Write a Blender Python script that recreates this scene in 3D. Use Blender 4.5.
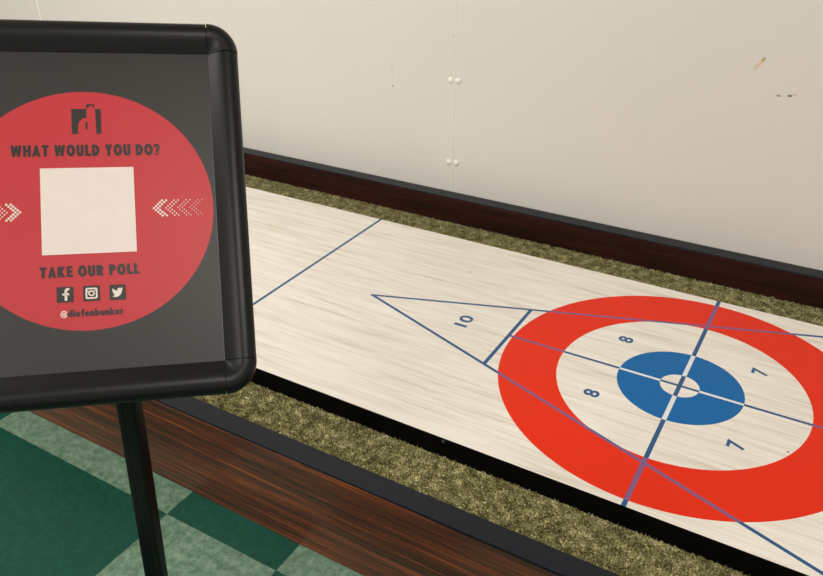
import bpy, bmesh, math, random
import numpy as np
from mathutils import Matrix, Vector

for o in list(bpy.data.objects):
    bpy.data.objects.remove(o)
sc = bpy.context.scene
C = sc.collection

# ---------------------------------------------------------------- camera
cd = bpy.data.cameras.new('camera'); cam = bpy.data.objects.new('camera', cd); C.objects.link(cam)
cd.sensor_width = 36.0; cd.lens = 767.8 / 823 * 36; cd.clip_start = .02
cx = Vector((.8626, .5058, -.0037)); cy = -Vector((.2446, -.4234, -.8723)); cz = -Vector((-.4428, .7516, -.4889))
M3 = Matrix((cx, cy, cz)).transposed()
cam.matrix_world = Matrix.Translation((.1864, -1.4745, 1.0141)) @ M3.to_4x4()
sc.camera = cam

# ---------------------------------------------------------------- light
w = bpy.data.worlds.new('room_light'); sc.world = w; w.use_nodes = True
w.node_tree.nodes['Background'].inputs[0].default_value = (1.0, .96, .92, 1)
w.node_tree.nodes['Background'].inputs[1].default_value = .55
def area(name, loc, size, power, col, target=None):
    l = bpy.data.lights.new(name, 'AREA'); l.shape = 'RECTANGLE'; l.size, l.size_y = size
    l.energy = power; l.color = col
    o = bpy.data.objects.new(name, l); C.objects.link(o); o.location = loc
    if target: o.rotation_euler = (Vector(target) - Vector(loc)).to_track_quat('-Z', 'Y').to_euler()
    return o
area('ceiling_lamp_light', (.9, -1.5, 2.2), (1.2, .6), 26, (1, .94, .87), (.2, -.2, 0))
area('ceiling_lamp_light', (-2.2, -1.4, 2.2), (1.2, .6), 52, (1, .965, .92), (-1.6, .6, 0))
area('ceiling_lamp_light', (-.6, -3.0, 2.2), (1.2, .6), 22, (1, .95, .89), (-.6, 0, 0))
sc.view_settings.view_transform = 'Standard'; sc.view_settings.look = 'None'
sc.view_settings.exposure = 0.0; sc.view_settings.gamma = 1.0

S = .39723           # radius of the big red circle, metres
FLOOR = -.2380
WALLY = .6554

# ---------------------------------------------------------------- node helpers
def lin(c):
    return tuple(((v / 255) / 12.92 if v / 255 <= .04045 else ((v / 255 + .055) / 1.055) ** 2.4) for v in c) + (1,)
class NT:
    def __init__(s, name):
        s.m = bpy.data.materials.new(name); s.m.use_nodes = True; s.t = s.m.node_tree
        s.b = s.t.nodes['Principled BSDF']
    def n(s, typ, **kw):
        x = s.t.nodes.new(typ)
        for k, v in kw.items(): setattr(x, k, v)
        return x
    def put(s, sock, v):
        if hasattr(v, 'is_linked') or isinstance(v, bpy.types.NodeSocket): s.t.links.new(v, sock)
        else: sock.default_value = v
    def math(s, op, a, b=None, c=None):
        x = s.n('ShaderNodeMath', operation=op); s.put(x.inputs[0], a)
        if b is not None: s.put(x.inputs[1], b)
        if c is not None: s.put(x.inputs[2], c)
        return x.outputs[0]
    def mix(s, f, a, b, blend='MIX'):
        x = s.n('ShaderNodeMix', data_type='RGBA', blend_type=blend)
        s.put(x.inputs[0], f); s.put(x.inputs[6], a); s.put(x.inputs[7], b); return x.outputs[2]
    def coord(s, scale=(1, 1, 1), loc=(0, 0, 0), rot=(0, 0, 0)):
        tc = s.n('ShaderNodeTexCoord'); mp = s.n('ShaderNodeMapping')
        mp.inputs['Scale'].default_value = scale; mp.inputs['Location'].default_value = loc
        mp.inputs['Rotation'].default_value = rot
        s.t.links.new(tc.outputs['Object'], mp.inputs[0]); return mp.outputs[0]
    def noise(s, vec, scale, detail=4, rough=.5, dist=0.):
        x = s.n('ShaderNodeTexNoise'); s.put(x.inputs['Vector'], vec)
        x.inputs['Scale'].default_value = scale; x.inputs['Detail'].default_value = detail
        x.inputs['Roughness'].default_value = rough; x.inputs['Distortion'].default_value = dist
        return x.outputs[0]
    def ramp(s, f, stops):
        x = s.n('ShaderNodeValToRGB'); s.put(x.inputs[0], f); e = x.color_ramp.elements
        while len(e) < len(stops): e.new(.5)
        for k, (p, c) in enumerate(stops): e[k].position = p; e[k].color = c
        return x.outputs[0]
    def bump(s, h, strength=.2, dist=.001):
        x = s.n('ShaderNodeBump'); s.put(x.inputs['Height'], h)
        x.inputs['Strength'].default_value = strength; x.inputs['Distance'].default_value = dist
        s.t.links.new(x.outputs[0], s.b.inputs['Normal'])
    def done(s, col=None, rough=None, spec=None, coat=None, coatr=None, metal=None):
        if col is not None: s.put(s.b.inputs['Base Color'], col)
        if rough is not None: s.put(s.b.inputs['Roughness'], rough)
        if spec is not None: s.b.inputs['Specular IOR Level'].default_value = spec
        if coat is not None: s.b.inputs['Coat Weight'].default_value = coat
        if coatr is not None: s.b.inputs['Coat Roughness'].default_value = coatr
        if metal is not None: s.b.inputs['Metallic'].default_value = metal
        return s.m
def sep(nt, v):
    x = nt.n('ShaderNodeSeparateXYZ'); nt.t.links.new(v, x.inputs[0]); return x.outputs

def simple(name, rgb, rough=.5, var=.06, nscale=40, **kw):
    t = NT(name); n = t.noise(t.coord(), nscale, 3)
    a = lin(rgb); lo = tuple(v * (1 - var) for v in a[:3]) + (1,); hi = tuple(min(1, v * (1 + var)) for v in a[:3]) + (1,)
    return t.done(t.mix(n, lo, hi), rough, **kw)

# ---------------------------------------------------------------- materials
def mat_wall():
    t = NT('cream_painted_wall'); co = t.coord(); x, y, z = sep(t, co)
    n = t.noise(t.coord((1.4, 1, 1)), 1.6, 3); n2 = t.noise(co, 55, 4)
    c = t.mix(n, lin((215, 214, 206)), lin((226, 219, 210)))
    dn = t.noise(co, 160, 2); 
    def spot(px, pz, rx, rz, ang, col, c, amt=.8):
        ca, sa = math.cos(ang), math.sin(ang)
        dx = t.math('SUBTRACT', x, px); dz = t.math('SUBTRACT', z, pz)
        u = t.math('DIVIDE', t.math('ADD', t.math('MULTIPLY', dx, ca), t.math('MULTIPLY', dz, sa)), rx)
        v = t.math('DIVIDE', t.math('SUBTRACT', t.math('MULTIPLY', dz, ca), t.math('MULTIPLY', dx, sa)), rz)
        r = t.math('ADD', t.math('MULTIPLY', u, u), t.math('MULTIPLY', v, v))
        r = t.math('ADD', r, t.math('MULTIPLY', t.math('SUBTRACT', dn, .5), 2.2))
        m = t.math('MULTIPLY', t.math('LESS_THAN', r, 1), amt)
        return t.mix(m, c, lin(col))
    c = spot(-.0509, .5592, .020, .0045, .95, (216, 184, 142), c, .7)
    c = spot(-.044, .571, .006, .004, .9, (176, 146, 105), c, .8)
    c = spot(.0095, .4864, .006, .0022, 0, (120, 110, 95), c)
    c = spot(.0345, .4898, .0065, .003, 0, (88, 78, 70), c)
    c = spot(.046, .494, .005, .0015, .3, (150, 140, 120), c)
    c = spot(-.913, .573, .0025, .007, 0, (150, 148, 138), c)
    c = spot(-.9155, .543, .002, .003, 0, (140, 138, 128), c)
    c = spot(-1.1359, .3647, .0035, .004, 0, (160, 154, 140), c)
    c = spot(-1.138, .415, .002, .02, 0, (190, 185, 170), c, .5)
    t.bump(t.math('ADD', t.math('MULTIPLY', n2, .4), t.noise(t.coord((1, 1, .5)), 4, 3)), .12, .004)
    return t.done(c, .3, spec=.5)

def mat_floor():
    t = NT('green_checker_floor_tiles'); x, y, z = sep(t, t.coord())
    T = .3048
    fx = t.math('DIVIDE', t.math('ADD', x, .8998), T); fy = t.math('DIVIDE', t.math('ADD', y, .6909), T)
    i = t.math('FLOOR', fx); j = t.math('FLOOR', fy)
    i2 = t.math('ADD', i, t.math('LESS_THAN', i, -1.5))
    par = t.math('FLOORED_MODULO', t.math('ADD', i2, j), 2)
    par = t.math('GREATER_THAN', par, .5)
    n = t.noise(t.coord(), 62, 5, .65, .3); n2 = t.noise(t.coord(), 150, 3, .6)
    light = t.ramp(n, [(.32, lin((78, 106, 88))), (.5, lin((104, 134, 112))), (.68, lin((130, 156, 134)))])
    light = t.mix(t.math('MULTIPLY', t.math('GREATER_THAN', n2, .62), .45), light, lin((152, 162, 142)))
    light = t.mix(t.math('MULTIPLY', t.math('LESS_THAN', n2, .36), .4), light, lin((92, 96, 74)))
    dark = t.ramp(n, [(.3, lin((5, 62, 49))), (.7, lin((14, 80, 63)))])
    dark = t.mix(t.math('MULTIPLY', t.math('GREATER_THAN', n2, .66), .3), dark, lin((46, 104, 84)))
    c = t.mix(par, dark, light)
    ex = t.math('ABSOLUTE', t.math('SUBTRACT', t.math('FRACT', t.math('ADD', fx, .5)), .5))
    ey = t.math('ABSOLUTE', t.math('SUBTRACT', t.math('FRACT', t.math('ADD', fy, .5)), .5))
    g = t.math('LESS_THAN', t.math('MINIMUM', ex, ey), .0022)
    c = t.mix(t.math('MULTIPLY', g, .45), c, lin((20, 50, 42)))
    t.bump(n, .05, .001)
    return t.done(c, .36, spec=.28)

RIN, RB, RW = .6725, .3379, .1051
def mat_board():
    t = NT('pale_woodgrain_board_with_target'); co = t.coord(); X, Y, Z = sep(t, co)
    x = t.math('DIVIDE', X, S); y = t.math('DIVIDE', Y, S)
    # long grain
    a = t.noise(t.coord((1.1, 16, 1)), 3.2, 6, .62, .25)
    b = t.noise(t.coord((1.6, 48, 1), (3, 1, 0)), 3.0, 5, .6, .5)
    f = t.noise(t.coord((4, 200, 1), (7, 2, 0)), 3.0, 2, .5)
    g = t.math('ADD', t.math('MULTIPLY', a, .44), t.math('ADD', t.math('MULTIPLY', b, .38), t.math('MULTIPLY', f, .18)))
    wood = t.ramp(g, [(.33, lin((196, 182, 168))), (.43, lin((224, 213, 201))), (.51, lin((236, 230, 221))), (.62, lin((242, 238, 231)))])
    r = t.math('SQRT', t.math('ADD', t.math('MULTIPLY', x, x), t.math('MULTIPLY', y, y)))
    lt = lambda v, k: t.math('LESS_THAN', v, k)
    gt = lambda v, k: t.math('GREATER_THAN', v, k)
    AND = lambda *v: v[0] if len(v) == 1 else t.math('MULTIPLY', v[0], AND(*v[1:]))
    OR = lambda *v: v[0] if len(v) == 1 else t.math('MAXIMUM', v[0], OR(*v[1:]))
    red = AND(gt(r, RIN), lt(r, 1)); blue = AND(gt(r, RW), lt(r, RB))
    ay = t.math('ABSOLUTE', y); ax = t.math('ABSOLUTE', x)
    cross = lt(ax, .0118)
    axis = AND(lt(ay, .0095), gt(x, -1.027))
    tri = AND(lt(t.math('ABSOLUTE', t.math('SUBTRACT', ay, t.math('MULTIPLY', t.math('ADD', x, 2.0206), .3538))), .0105), gt(x, -2.035))
    base = AND(lt(t.math('ABSOLUTE', t.math('ADD', x, 1.0274)), .0115), lt(ay, .3514))
    far = lt(t.math('ABSOLUTE', t.math('ADD', x, 2.6313)), .0105)
    line = OR(cross, axis, tri, base, far)
    blue_c = lin((0, 100, 168))
    red_c = t.mix(t.noise(co, 2.5, 2), lin((232, 46, 4)), lin((224, 38, 0)))
    c = t.mix(red, wood, red_c); c = t.mix(blue, c, blue_c)
    lc = t.mix(red, lin((44, 88, 136)), lin((128, 92, 138)))
    lc = t.mix(blue, lc, lin((226, 228, 230)))
    c = t.mix(line, c, lc)
    # small scuffs and a dark fleck
    def fleck(px, py, rad, col, c):
        dx = t.math('SUBTRACT', x, px); dy = t.math('SUBTRACT', y, py)
        d = t.math('ADD', t.math('MULTIPLY', dx, dx), t.math('MULTIPLY', dy, dy))
        return t.mix(t.math('MULTIPLY', lt(d, rad * rad), .7), c, lin(col))
    c = fleck(.592, -.283, .008, (120, 110, 90), c)
    c = fleck(-1.60, .62, .012, (196, 182, 160), c)
    rr = t.math('ADD', t.math('MULTIPLY', a, .1), .3)
    t.bump(g, .05, .0006)
    return t.done(c, rr, spec=.2)

def mat_wood():
    t = NT('red_brown_woodgrain_laminate')
    a = t.noise(t.coord((.55, 1, 17), (0, 0, 0), (0, .035, 0)), 3.0, 6, .6, .5)
    b = t.noise(t.coord((1.0, 1, 95), (2, 0, 4), (0, .02, 0)), 3.4, 5, .6, .2)
    f = t.noise(t.coord((3, 1, 260), (5, 0, 1)), 3.0, 2, .5)
    g = t.math('ADD', t.math('MULTIPLY', a, .42), t.math('ADD', t.math('MULTIPLY', b, .38), t.math('MULTIPLY', f, .2)))
    c = t.ramp(g, [(.38, lin((44, 28, 21))), (.46, lin((74, 44, 30))), (.53, lin((100, 54, 35))), (.58, lin((150, 78, 42))), (.68, lin((184, 108, 64)))])
    t.bump(g, .08, .0005)
    return t.done(c, .27, spec=.5)
def mat_rail():
    t = NT('dark_mahogany_rail')
    a = t.noise(t.coord((1.2, 1, 30)), 3.0, 5, .6, .3)
    c = t.ramp(a, [(.35, lin((32, 14, 11))), (.65, lin((58, 25, 19)))])
    return t.done(c, .38, spec=.4)
def mat_carpet():
    t = NT('olive_gutter_carpet')
    a = t.noise(t.coord(), 270, 2, .6); b = t.noise(t.coord(), 46, 4, .6)
    g = t.math('ADD', t.math('MULTIPLY', a, .62), t.math('MULTIPLY', b, .38))
    c = t.ramp(g, [(.36, lin((62, 57, 36))), (.45, lin((122, 116, 76))), (.52, lin((164, 157, 106))), (.62, lin((236, 230, 186)))])
    return t.done(c, .9, spec=.1)

M = dict(wall=mat_wall(), floor=mat_floor(), board=mat_board(), wood=mat_wood(), rail=mat_rail(), carpet=mat_carpet(),
         white_paint=simple('cream_paint', (240, 237, 226), .35),
         black_edge=simple('black_board_edge', (3, 3, 3), .5, spec=.12),
         cap=simple('black_rail_capping', (16, 21, 32), .42, var=.15, nscale=14, spec=.28),
         screw=simple('grey_screw', (60, 62, 62), .4),
         frame=simple('black_anodised_frame', (12, 12, 13), .36, spec=.3),
         post=simple('black_post', (10, 11, 11), .3, spec=.3),
         sheet=simple('white_print', (228, 215, 208), .4),
         ink=simple('dark_ink', (36, 26, 26), .4),
         white_ink=simple('white_ink', (230, 216, 206), .4),
         digit=simple('navy_ink', (26, 84, 138), .35))
def mat_poster():
    t = NT('grey_poster_with_red_disc'); x, y, z = sep(t, t.coord())
    dx = t.math('ADD', x, .0021); dy = t.math('SUBTRACT', y, .0023)
    r = t.math('SQRT', t.math('ADD', t.math('MULTIPLY', dx, dx), t.math('MULTIPLY', dy, dy)))
    n = t.noise(t.coord(), 6, 3)
    g = t.mix(n, lin((42, 41, 40)), lin((48, 46, 44)))
    rd = t.mix(n, lin((186, 44, 52)), lin((192, 48, 56)))
    return t.done(t.mix(t.math('LESS_THAN', r, .1558), g, rd), .42, spec=.4)
M['poster'] = mat_poster()

# ---------------------------------------------------------------- mesh helpers
def mesh_obj(name, bm, mats, parent=None, smooth=False, label=None):
    me = bpy.data.meshes.new(name); bm.normal_update(); bm.to_mesh(me); bm.free()
    for m in (mats if isinstance(mats, (list, tuple)) else [mats]): me.materials.append(m)
    if smooth:
        for p in me.polygons: p.use_smooth = True
    o = bpy.data.objects.new(name, me); C.objects.link(o); o.parent = parent
    if label: o['label'] = label
    return o
def box(x0, x1, y0, y1, z0, z1, bev=0, seg=2, bm=None):
    own = bmesh.new(); bmesh.ops.create_cube(own, size=1)
    bmesh.ops.scale(own, vec=(x1 - x0, y1 - y0, z1 - z0), verts=own.verts)
    bmesh.ops.translate(own, vec=((x0 + x1) / 2, (y0 + y1) / 2, (z0 + z1) / 2), verts=own.verts)
    if bev: bmesh.ops.bevel(own, geom=own.edges[:], offset=bev, segments=seg, affect='EDGES', profile=.5)
    if bm is None: return own
    tmp = bpy.data.meshes.new('t'); own.to_mesh(tmp); own.free(); bm.from_mesh(tmp); bpy.data.meshes.remove(tmp); return bm
def structure(o): o['kind'] = 'structure'; return o
def poly(pts, z=0., th=.0003, bm=None):
    bm = bm or bmesh.new()
    vs = [bm.verts.new((x, y, z)) for x, y in pts]; f = bm.faces.new(vs)
    f.normal_update()
    if f.normal.z < 0: f.normal_flip()
    bmesh.ops.triangulate(bm, faces=[f])
    return bm
def disc(x, y, r, z, seg, bm):
    f = bm.faces.new([bm.verts.new((x + r * math.cos(2 * math.pi * k / seg), y + r * math.sin(2 * math.pi * k / seg), z)) for k in range(seg)])
def ring(x, y, r0, r1, z, seg, bm):
    a = [bm.verts.new((x + r0 * math.cos(2 * math.pi * k / seg), y + r0 * math.sin(2 * math.pi * k / seg), z)) for k in range(seg)]
    b = [bm.verts.new((x + r1 * math.cos(2 * math.pi * k / seg), y + r1 * math.sin(2 * math.pi * k / seg), z)) for k in range(seg)]
    for k in range(seg): bm.faces.new((a[k], b[k], b[(k + 1) % seg], a[(k + 1) % seg]))
def text_bm(s, x0, x1, y0, y1, z, offset=.02, spacing=1.0):
    cu = bpy.data.curves.new('t', 'FONT'); cu.body = s; cu.offset = offset; cu.space_character = spacing; cu.resolution_u = 6
    to = bpy.data.objects.new('t', cu); C.objects.link(to)
    bpy.context.view_layer.update()
    me = bpy.data.meshes.new_from_object(to.evaluated_get(bpy.context.evaluated_depsgraph_get()))
    bpy.data.objects.remove(to); bpy.data.curves.remove(cu)
    bm = bmesh.new(); bm.from_mesh(me); bpy.data.meshes.remove(me)
    xs = [v.co.x for v in bm.verts]; ys = [v.co.y for v in bm.verts]
    a, b, c, d = min(xs), max(xs), min(ys), max(ys)
    for v in bm.verts:
        v.co = ((v.co.x - a) / (b - a) * (x1 - x0) + x0, (v.co.y - c) / (d - c) * (y1 - y0) + y0, z)
    return bm

# ---------------------------------------------------------------- the room
structure(mesh_obj('floor', box(-5, 2.4, -4, WALLY + .02, FLOOR - .05, FLOOR), M['floor']))
wall = structure(mesh_obj('wall_back', box(-5, 2.4, WALLY, WALLY + .1, FLOOR, 2.3), M['wall']))
structure(mesh_obj('ceiling', box(-5, 2.4, -4, WALLY + .1, 2.3, 2.36), M['white_paint']))
for sx in (-.912, -2.884):
    rnd = random.Random(int(sx * -100))
    bm = bmesh.new()            # filled seam between two wall panels
    pr = None
    z = FLOOR
    while z < 2.29:
        ww = .0024 + .0012 * rnd.random(); xo = sx + .0012 * math.sin(z * 17) + .0006 * rnd.random()
        cur = [bm.verts.new((xo - ww, WALLY + .0005, z)), bm.verts.new((xo, WALLY - .0045, z)), bm.verts.new((xo + ww, WALLY + .0005, z))]
        if pr:
            for k in (0, 1): bm.faces.new((pr[k], pr[k + 1], cur[k + 1], cur[k]))
        pr = cur; z += .02
    mesh_obj('wall_seam', bm, M['white_paint'], wall, True)
    for z in (.1433, .4105, .678, .945):
        for d in (-.0135, .0135):
            bm = bmesh.new(); bmesh.ops.create_uvsphere(bm, u_segments=16, v_segments=10, radius=.0098)
            bmesh.ops.scale(bm, vec=(1, .6, 1), verts=bm.verts)
            bmesh.ops.translate(bm, vec=(sx + d + .001, WALLY - .0005, z + (.0008 if d > 0 else 0)), verts=bm.verts)
            mesh_obj('rivet', bm, M['white_paint'], wall, True)

# ---------------------------------------------------------------- the shuffleboard table
table = bpy.data.objects.new('shuffleboard_table', None); C.objects.link(table); table.location = (0, 0, FLOOR)
table['label'] = 'low shuffleboard table with pale woodgrain board, red and blue target and olive carpet gutters'
table['category'] = 'game table'
def tpart(name, bm, mats, smooth=False, label=None, parent=None):
    o = mesh_obj(name, bm, mats, parent or table, smooth, label)
    if parent is None: o.location = (0, 0, -FLOOR)
    return o
XL, XR = -3.95, .80
YN0, YN1, YF0, YF1 = -1.543 * S, -1.428 * S, 1.530 * S, WALLY - .0008
ZC = -.0457
tpart('front_panel', box(XL, XR, YN0, YN0 + .018, FLOOR, -.0065, .0006), M['wood'], label='red brown woodgrain laminate front panel')
tpart('rail_cap', box(XL, XR, YN0 + .0002, YN1, -.0045, 0, .0005), M['cap'], label='flat black cap strip')
tpart('near_rail', box(XL, XR, YN0 + .003, YN1 - .001, ZC - .02, -.0045), M['black_edge'])
ZF = .106 * S
tpart('back_rail', box(XL, XR, YF0, YF1, FLOOR, ZF - .003, .001), M['rail'], label='dark mahogany back rail')
tpart('rail_cap', box(XL, XR, YF0 - .0004, YF1, ZF - .003, ZF, .0004), M['cap'], label='black cap strip against the wall')
tpart('end_panel', box(XL - .018, XL, YN0, YF1, FLOOR, ZF, .001), M['wood'])
tpart('end_panel', box(XR, XR + .018, YN0, YF1, FLOOR, ZF, .001), M['wood'])
tpart('bed', box(XL, XR, YN0 + .018, YF0, FLOOR + .02, ZC - .006), M['black_edge'])

bm = box(XL + .15, XR - .15, -1.0441 * S, 1.0702 * S, ZC - .003, 0, .0006, 1)
bm.normal_update()
for f in bm.faces: f.material_index = 0 if (f.normal.z > .9) else 1
board = tpart('playing_board', bm, [M['board'], M['black_edge']], label='pale woodgrain playing board with black edges')
def digit(s, px, py, wide, h=.088):
    """lettering whose top points to -x and which reads towards +y"""
    b = text_bm(s, -wide / 2 * S, wide / 2 * S, -h / 2 * S, h / 2 * S, 0, .026)
    bmesh.ops.rotate(b, cent=(0, 0, 0), matrix=Matrix.Rotation(math.pi / 2, 3, 'Z'), verts=b.verts)
    bmesh.ops.translate(b, vec=(px * S, py * S, .0003), verts=b.verts)
    mesh_obj('number', b, M['digit'], board)
digit('10', -1.338, .012, .135)
for x, y, s in ((-.394, .311, '8'), (-.399, -.308, '8'), (.362, .360, '7'), (.361, -.358, '7')): digit(s, x, y, .062, .087)
bm = bmesh.new(); bmesh.ops.create_uvsphere(bm, u_segments=12, v_segments=8, radius=.004)
bmesh.ops.scale(bm, vec=(1, .4, 1), verts=bm.verts); bmesh.ops.translate(bm, vec=(-.9198 * S, -1.0441 * S - .0003, -.008), verts=bm.verts)
mesh_obj('screw', bm, M['screw'], board, True, 'small dark screw head')

# carpet: backing sheet plus tufts, one uncountable pile
rs = np.random.RandomState(4)
def gutter(name_label, y0, y1):
    n_dense = int(2.9 * (y1 - y0) / (.0022 ** 2)); 
    xs = np.concatenate([rs.uniform(-2.4, .5, n_dense), rs.uniform(XL, -2.4, n_dense // 8), rs.uniform(.5, XR, n_dense // 12)])
    n = len(xs); ys = rs.uniform(y0 + .0012, y1 - .0012, n)
    ang = rs.uniform(0, 2 * np.pi, n); w_ = rs.uniform(.0007, .0014, n); h = rs.uniform(.003, .0075, n)
    lean = rs.uniform(0, .004, n); la = rs.uniform(0, 2 * np.pi, n)
    z0 = ZC - .005
    dx, dy = np.cos(ang) * w_, np.sin(ang) * w_
    lx, ly = np.cos(la) * lean, np.sin(la) * lean
    tipy = np.clip(ys + ly, y0 + .0006, y1 - .0006)
    V = np.empty((n, 4, 3)); z = np.full(n, z0)
    V[:, 0] = np.stack([xs - dx, ys - dy, z], 1); V[:, 1] = np.stack([xs + dx, ys + dy, z], 1)
    V[:, 2] = np.stack([xs + lx + dx * .7, tipy + dy * .7, z + h], 1); V[:, 3] = np.stack([xs + lx - dx * .7, tipy - dy * .7, z + h], 1)
    V = V.reshape(-1, 3)
    base = len(V)
    V = np.concatenate([V, np.array([(XL, y0, z0 + .0012), (XR, y0, z0 + .0012), (XR, y1, z0 + .0012), (XL, y1, z0 + .0012)])])
    F = np.arange(n * 4 + 4)
    me = bpy.data.meshes.new('gutter_carpet')
    me.vertices.add(len(V)); me.vertices.foreach_set('co', V.astype(np.float32).ravel())
    me.loops.add(len(F)); me.loops.foreach_set('vertex_index', F.astype(np.int32))
    me.polygons.add(n + 1); me.polygons.foreach_set('loop_start', np.arange(0, len(F), 4).astype(np.int32))
    me.polygons.foreach_set('loop_total', np.full(n + 1, 4, dtype=np.int32))
    me.update(calc_edges=True); me.validate()
    me.materials.append(M['carpet'])
    o = bpy.data.objects.new('gutter_carpet', me); C.objects.link(o); o.parent = table; o.location = (0, 0, -FLOOR)
    o['kind'] = 'stuff'; o['label'] = name_label
gutter('olive pile carpet in the near gutter', YN1, -1.0441 * S)
gutter('olive pile carpet in the gutter by the wall', 1.0702 * S, YF0)

# ---------------------------------------------------------------- poster stand
R_ = Vector((.7180, .6924, -.0703)).normalized(); N_ = Vector((.5828, -.5430, .6045)).normalized(); U_ = N_.cross(R_).normalized()
Q = Vector((-.6242, -.9065, .6245))
SM = Matrix.Translation(Q) @ Matrix((R_, U_, N_)).transposed().to_4x4()
foot = Vector((-.6444, -.933, FLOOR))
stand = bpy.data.objects.new('poster_stand', None); C.objects.link(stand); stand.location = foot
stand['label'] = 'black poster stand on a post, tilted frame holding a grey poster with a red disc'
stand['category'] = 'sign stand'
LM = Matrix.Translation(-foot) @ SM
def spart(name, bm, mats, smooth=False, label=None, parent=None):
    o = mesh_obj(name, bm, mats, parent or stand, smooth, label)
    if parent is None: o.matrix_local = LM
    return o
IX0, IX1, IY0, IY1 = -.1576, .1576, -.2035, .2125
W = .0395
WY = .0425
prof = [(0, -.012), (0, .0010), (.0008, .0040), (.0026, .0075), (.0060, .0108), (.0105, .0128), (.0150, .0133), (.0195, .0126), (.0240, .0108), (.0290, .0080), (.0340, .0048), (.0380, .0022), (.0395, .0012), (.0395, -.001)]
bm = bmesh.new(); pts = []
for q_, (px, py) in enumerate(((IX1, IY1), (IX0, IY1), (IX0, IY0), (IX1, IY0))):
    for j in range(10):
        a = q_ * math.pi / 2 + j * math.pi / 2 / 9; pts.append((px + (W - .003) * math.cos(a), py + (WY - .003) * math.sin(a)))
A_ = [bm.verts.new((x, y, -.0125)) for x, y in pts]; B2 = [bm.verts.new((x, y, -.0015)) for x, y in pts]
for j in range(len(pts)): bm.faces.new((A_[j], A_[(j + 1) % len(pts)], B2[(j + 1) % len(pts)], B2[j]))
bm.faces.new(A_[::-1]); bm.faces.new(B2)
frame = spart('frame_back', bm, M['frame'], label='black backing tray of the frame')
def rail(fixed_out, a, b, horiz, sgn):
    bm = bmesh.new(); A = []; B = []
    for t, z in prof:
        v = fixed_out - sgn * t * (WY / W if horiz else 1)
        A.append(bm.verts.new((a, v, z) if horiz else (v, a, z))); B.append(bm.verts.new((b, v, z) if horiz else (v, b, z)))
    for k in range(len(prof) - 1): bm.faces.new((A[k], A[k + 1], B[k + 1], B[k]))
    bm.faces.new(A); bm.faces.new(B[::-1]); bm.faces.new((A[0], B[0], B[-1], A[-1]))
    bmesh.ops.recalc_face_normals(bm, faces=bm.faces)
    return bm
def corner(px, py, sx, sy):
    bm = bmesh.new(); n = 14; rows = []
    lift = .0006
    for k in range(n + 1):
        a = math.pi / 2 * k / n
        rows.append([bm.verts.new((px + sx * (W + .0003 - t) * math.cos(a), py + sy * (W + .0003 - t) * WY / W * math.sin(a), z + (lift if z > 0 else 0))) for t, z in prof])
    for k in range(n):
        for j in range(len(prof) - 1):
            bm.faces.new((rows[k][j], rows[k][j + 1], rows[k + 1][j + 1], rows[k + 1][j]))
    bm.faces.new(rows[0]); bm.faces.new(rows[-1][::-1])
    bmesh.ops.remove_doubles(bm, verts=bm.verts, dist=.00001)
    bmesh.ops.recalc_face_normals(bm, faces=bm.faces)
    return bm
def auto(o, ang=40):
    for p in o.data.polygons: p.use_smooth = True
    m = o.modifiers.new('split', 'EDGE_SPLIT'); m.split_angle = math.radians(ang)
g = .0009
for args in ((IY1 + WY, IX0 + g, IX1 - g, True, 1), (IY0 - WY, IX0 + g, IX1 - g, True, -1), (IX0 - W, IY0 + g, IY1 - g, False, -1), (IX1 + W, IY0 + g, IY1 - g, False, 1)):
    auto(spart('frame_rail', rail(*args), M['frame'], parent=frame), 28)
for px, py, sx, sy in ((IX1, IY1, 1, 1), (IX0, IY1, -1, 1), (IX1, IY0, 1, -1), (IX0, IY0, -1, -1)):
    auto(spart('frame_corner', corner(px, py, sx, sy), M['frame'], parent=frame), 28)
poster = spart('poster', box(IX0 - .002, IX1 + .002, IY0 - .002, IY1 + .002, -.0014, 0), M['poster'], label='dark grey poster with a red disc')
spart('cover_sheet_edge', box(IX1 - .0012, IX1 - .0002, IY0 + .001, IY1 - .05, .0001, .0011), M['screw'], parent=frame)
Z = .0003
def ink(name, bm, m='ink', label=None): return mesh_obj(name, bm, M[m], poster, False, label)
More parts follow.
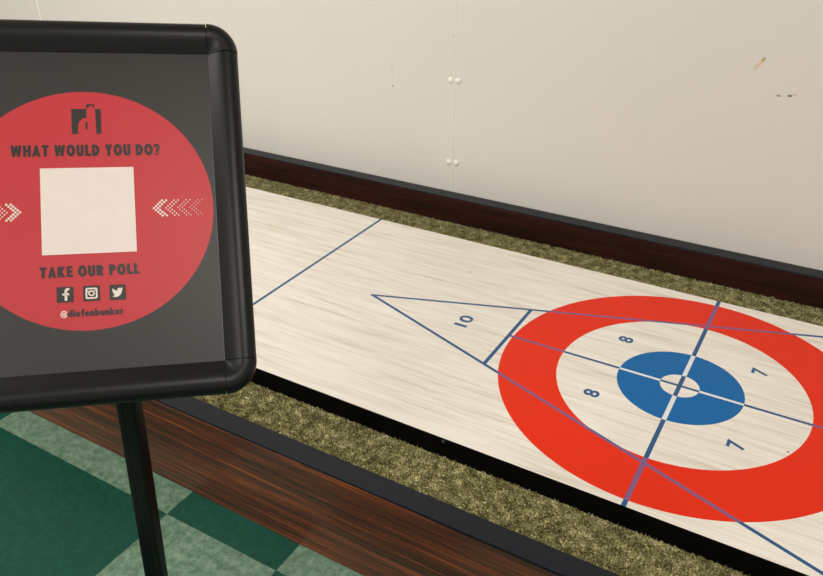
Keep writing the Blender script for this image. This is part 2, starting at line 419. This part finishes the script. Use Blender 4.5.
# bold capitals drawn as block polygons with real counters (cell is 1 high)
B_ = .27
def R4(x0, y0, x1, y1): return [(x0, y0), (x1, y0), (x1, y1), (x0, y1)]
def arcband(cx_, cy_, rx, ry, ix, iy, a0, a1, n=12):
    out = [(cx_ + rx * math.cos(a0 + (a1 - a0) * k / n), cy_ + ry * math.sin(a0 + (a1 - a0) * k / n)) for k in range(n + 1)]
    inn = [(cx_ + ix * math.cos(a0 + (a1 - a0) * k / n), cy_ + iy * math.sin(a0 + (a1 - a0) * k / n)) for k in range(n + 1)]
    return [[out[k], out[k + 1], inn[k + 1], inn[k]] for k in range(n)]
pi = math.pi
G = {
 'I': (.28, [R4(0, 0, .28, 1)]),
 'T': (.66, [R4(0, .76, .66, 1), R4(.2, 0, .46, .77)]),
 'L': (.56, [R4(0, 0, .27, 1), R4(.26, 0, .56, .24)]),
 'H': (.74, [R4(0, 0, .26, 1), R4(.48, 0, .74, 1), R4(.25, .38, .49, .62)]),
 'W': (1.12, [[(0, 1), (.27, 1), (.4, 0), (.2, 0)], [(.2, 0), (.42, 0), (.62, 1), (.5, 1)], [(.5, 1), (.62, 1), (.92, 0), (.7, 0)], [(.72, 0), (.92, 0), (1.12, 1), (.85, 1)]]),
 'A': (.82, [[(0, 0), (.26, 0), (.5, 1), (.32, 1)], [(.56, 0), (.82, 0), (.5, 1), (.32, 1)], R4(.2, .17, .62, .36)]),
 'O': (.88, arcband(.44, .5, .44, .52, .17, .25, 0, 2 * pi, 28)),
 'U': (.72, [R4(0, .3, .26, 1), R4(.46, .3, .72, 1)] + arcband(.36, .32, .36, .34, .1, .1, pi, 2 * pi, 14)),
 'D': (.76, [R4(0, 0, .26, 1)] + arcband(.26, .5, .5, .5, .22, .26, -pi / 2, pi / 2, 16)),
 'Y': (.76, [R4(.25, 0, .51, .5), [(0, 1), (.28, 1), (.51, .44), (.25, .44)], [(.48, 1), (.76, 1), (.51, .44), (.25, .44)]]),
 'K': (.78, [R4(0, 0, .26, 1), [(.2, .5), (.44, 1), (.75, 1), (.42, .5)], [(.2, .5), (.42, .5), (.78, 0), (.47, 0)]]),
 'E': (.56, [R4(0, 0, .26, 1), R4(.25, 0, .56, .22), R4(.25, .39, .54, .61), R4(.25, .78, .56, 1)]),
 'P': (.68, [R4(0, 0, .26, 1)] + arcband(.26, .67, .42, .33, .12, .1, -pi / 2, pi / 2, 12)),
 'R': (.74, [R4(0, 0, .26, 1), [(.2, .42), (.46, .42), (.74, 0), (.44, 0)]] + arcband(.26, .68, .42, .32, .12, .1, -pi / 2, pi / 2, 12)),
 '?': (.6, [R4(.17, 0, .41, .2), R4(.18, .27, .4, .5)] + arcband(.28, .68, .32, .34, .1, .12, -pi / 2, pi * .95, 14)),
 '@': (.9, arcband(.45, .42, .45, .5, .33, .37, .3, 2 * pi - .4, 24) + arcband(.45, .42, .22, .25, .1, .12, 0, 2 * pi, 18) + [R4(.58, .2, .70, .62)]),
 'd': (.6, arcband(.28, .33, .28, .35, .08, .12, 0, 2 * pi, 20) + [R4(.38, 0, .6, 1)]),
 'i': (.22, [R4(0, 0, .22, .64), R4(0, .76, .22, .96)]),
 'e': (.58, arcband(.29, .33, .29, .35, .1, .14, .1, 2 * pi - .55, 20) + [R4(.1, .26, .56, .4)]),
 'f': (.42, [R4(.1, 0, .32, .8), R4(0, .46, .42, .62), R4(.3, .84, .48, 1)] + arcband(.34, .74, .24, .26, .03, .05, pi / 2, pi, 8)),
 'n': (.56, [R4(0, 0, .22, .66), R4(.34, 0, .56, .4)] + arcband(.3, .38, .26, .3, .04, .08, 0, pi, 12)),
 'b': (.6, arcband(.32, .33, .28, .35, .08, .12, 0, 2 * pi, 20) + [R4(0, 0, .22, 1)]),
 'u': (.56, [R4(0, .28, .22, .66), R4(.34, 0, .56, .66)] + arcband(.27, .28, .27, .3, .05, .08, pi, 2 * pi, 12)),
 'k': (.6, [R4(0, 0, .22, 1), [(.16, .33), (.34, .66), (.6, .66), (.36, .33)], [(.16, .33), (.36, .33), (.6, 0), (.34, 0)]]),
 'r': (.42, [R4(0, 0, .22, .66)] + arcband(.32, .34, .2, .32, .0, .1, pi * .42, pi, 8)),
}
def line_bm(s, x0, x1, y0, y1, gap=.14, space=.46, bold=0):
    adv = 0; cells = []
    for ch in s:
        if ch == ' ': adv += space - gap; continue
        wd, ps = G[ch]; cells.append((adv, ps)); adv += wd + gap
    adv -= gap; k = (x1 - x0) / adv; bm = bmesh.new(); zz = Z
    for a, ps in cells:
      for sh in (-bold, 0, bold) if bold else (0,):
        for pp in ps:
            zz += .0000002
            f = bm.faces.new([bm.verts.new((x0 + sh + (a + x) * k, y0 + y * (y1 - y0), zz)) for x, y in pp]); f.normal_update()
            if f.normal.z < 0: f.normal_flip()
    return bm
ink('lettering', line_bm('WHAT WOULD YOU DO?', -.0893, .0893, .0716, .0868, .2, .64, .0004))
ink('lettering', line_bm('TAKE OUR POLL', -.0588, .0578, -.0850, -.0712, .2, .64, .0004))
ink('lettering', line_bm('@', -.0366, -.0285, -.1355, -.1265), 'white_ink', 'white at sign')
ink('lettering', line_bm('diefenbunker', -.0278, .0368, -.1355, -.1262, .12, bold=.00025))
bm = bmesh.new(); h = .056
for a in (R4(-h, -h, h, h),): poly(a, Z, bm=bm)
ink('printed_square', bm, 'sheet', 'plain off-white square')
# emblem over the headline
P0 = lambda x, y: (-.0171 + (x - 250) / 325 * .0355, .1350 - (y - 190) / 297 * .0340)
bm = bmesh.new()
arc = [P0(418 - 96 * math.sin(a) - 2, 296 + 0 + 100 * (1 - math.cos(a))) for a in [k * pi / 2 / 8 for k in range(9)]]
poly([P0(250, 190), P0(418, 190)] + arc + [P0(320, 485), P0(252, 485)], Z, bm=bm)
poly([P0(515, 190), P0(577, 190), P0(577, 485), P0(520, 485)], Z, bm=bm)
poly([P0(400, 350), P0(424, 340), P0(424, 440), P0(404, 430)], Z, bm=bm)
poly([P0(418, 135), P0(510, 135), P0(510, 180), P0(494, 180), P0(494, 152), P0(452, 152), P0(440, 182), P0(418, 182)], Z, bm=bm)
ink('emblem', bm)
# social icons
def square(cx_, cy_, s=.0098):
    bm = bmesh.new(); poly(R4(cx_ - s, cy_ - s, cx_ + s, cy_ + s), Z, bm=bm); return bm
i1 = ink('icon_tile', square(-.0307, -.1070)); i2 = ink('icon_tile', square(.0001, -.1070)); i3 = ink('icon_tile', square(.0309, -.1074))
Z2 = .0006
def glyph(bm): return mesh_obj('icon_glyph', bm, M['white_ink'], poster, label='white icon glyph')
bm = bmesh.new()
fx, fy, k = -.0307, -.1070, .0098
for pts in ([(-.06, -.78), (.26, -.78), (.26, .45), (-.06, .45)], [(-.32, -.1), (.5, -.1), (.5, .16), (-.32, .16)], [(-.06, .4), (.26, .4), (.32, .55), (.54, .56), (.54, .82), (.2, .82), (.02, .7)]):
    poly([(fx + a * k, fy + b * k) for a, b in pts], Z2, bm=bm)
glyph(bm)
bm = bmesh.new(); fx, fy = .0001, -.1070
def rr(h_, r_, n=5):
    out = []
    for q_, (sx, sy) in enumerate(((1, 1), (-1, 1), (-1, -1), (1, -1))):
        for j in range(n + 1):
            a = q_ * pi / 2 + j * pi / 2 / n; out.append((fx + sx * (h_ - r_) + r_ * math.cos(a), fy + sy * (h_ - r_) + r_ * math.sin(a)))
    return out
o_, i_ = [bm.verts.new((x, y, Z2)) for x, y in rr(.0070, .0022)], [bm.verts.new((x, y, Z2)) for x, y in rr(.0050, .0012)]
for j in range(len(o_)): bm.faces.new((o_[j], o_[(j + 1) % len(o_)], i_[(j + 1) % len(o_)], i_[j]))
ring(fx, fy, .0020, .0038, Z2, 24, bm); disc(fx + .0036, fy + .0036, .0008, Z2, 8, bm)
poly(R4(fx - .0056, fy + .0016, fx - .0030, fy + .0032), Z2 + .0000003, bm=bm)
glyph(bm)
bird = [(588, 182), (580, 186), (584, 176), (574, 181), (566, 177), (556, 180), (551, 188), (552, 196), (538, 193), (522, 179), (520, 190), (526, 199), (520, 197), (524, 208), (532, 212), (526, 213), (534, 222), (530, 228), (518, 230), (535, 237), (556, 234), (572, 222), (580, 204), (581, 194)]
bm = poly([(.0309 + (x - 553) / 52 * .0098, -.1074 - (y - 206) / 50 * .0098) for x, y in bird], Z2)
glyph(bm)
# dotted arrows
def chevrons(apx, sgn, sizes):
    bm = bmesh.new(); d = .0026; dy_ = .00252
    for c_, r_ in enumerate(sizes):
        for row in range(-4, 5):
            for lay in (0, 1):
                disc(apx + sgn * (c_ * .0150 + abs(row) * d + lay * .0052), row * dy_, r_, Z + .0000003 * (row + 5), 8, bm)
    ink('dotted_arrows', bm, 'white_ink', 'white dotted chevrons')
chevrons(.0790, 1, (.0015, .0010, .00078, .0006))
chevrons(-.0800, -1, (.00155, .00105, .00082, .0006, .0004))

# post: flat-sided extrusion with two grooves, leaning a touch
top = Vector((-.6197, -.9, .5598)); axis = (top - foot); L = axis.length; zc_ = axis.normalized()
xr = (R_ - zc_ * R_.dot(zc_)).normalized(); yr = zc_.cross(xr)
PM = Matrix((xr, yr, zc_)).transposed().to_4x4() @ Matrix.Rotation(math.radians(-24), 4, 'Z')
def profile_post(hw, hd, r_, groove, z0, z1):
    pts = []
    for q_, (sx, sy) in enumerate(((1, 1), (-1, 1), (-1, -1), (1, -1))):
        if q_ == 3 and groove: pass
        for j in range(6):
            a = q_ * pi / 2 + j * pi / 2 / 5; pts.append((sx * (hw - r_) + r_ * math.cos(a), sy * (hd - r_) + r_ * math.sin(a)))
        if q_ == 2 and groove:
            for gx in (-.003, .006):
                pts += [(gx - .0016, -hd), (gx - .0012, -hd + .0006), (gx + .0012, -hd + .0006), (gx + .0016, -hd)]
    bm = bmesh.new(); A = [bm.verts.new((x, y, z0)) for x, y in pts]; B = [bm.verts.new((x, y, z1)) for x, y in pts]; n = len(pts)
    for j in range(n): bm.faces.new((A[j], A[(j + 1) % n], B[(j + 1) % n], B[j]))
    bm.faces.new(A[::-1]); bm.faces.new(B); return bm
def ppart(name, bm, m, label=None, parent=None):
    o = mesh_obj(name, bm, m, parent or stand, False, label)
    if parent is None: o.matrix_local = PM
    auto(o, 35); return o
pole = ppart('post', profile_post(.0152, .0134, .005, True, .008, L - .012), M['post'], 'black grooved metal post')
ppart('post_collar', profile_post(.0178, .0160, .006, False, .008, .150), M['post'])
# bracket joining the post to the frame back
a_, b_ = LM @ Vector((0, -.03, -.0125)), PM @ Vector((0, 0, L - .03))
bm = box(-.03, .03, -.075, .045, -.021, -.0123, .002); o = mesh_obj('mounting_bracket', bm, M['frame'], stand); o.matrix_local = LM
# oval base plate with a shallow dome
bm = bmesh.new(); rows = []
for z, r_ in ((0, .118), (.004, .12), (.008, .117), (.011, .06), (.013, .03)):
    rows.append([bm.verts.new((r_ * math.cos(2 * pi * k / 48), r_ * math.sin(2 * pi * k / 48), z)) for k in range(48)])
for a, b in zip(rows, rows[1:]):
    for k in range(48): bm.faces.new((a[k], a[(k + 1) % 48], b[(k + 1) % 48], b[k]))
bm.faces.new(rows[0][::-1]); bm.faces.new(rows[-1])
auto(mesh_obj('base_plate', bm, M['post'], stand, label='round black base plate'), 50)
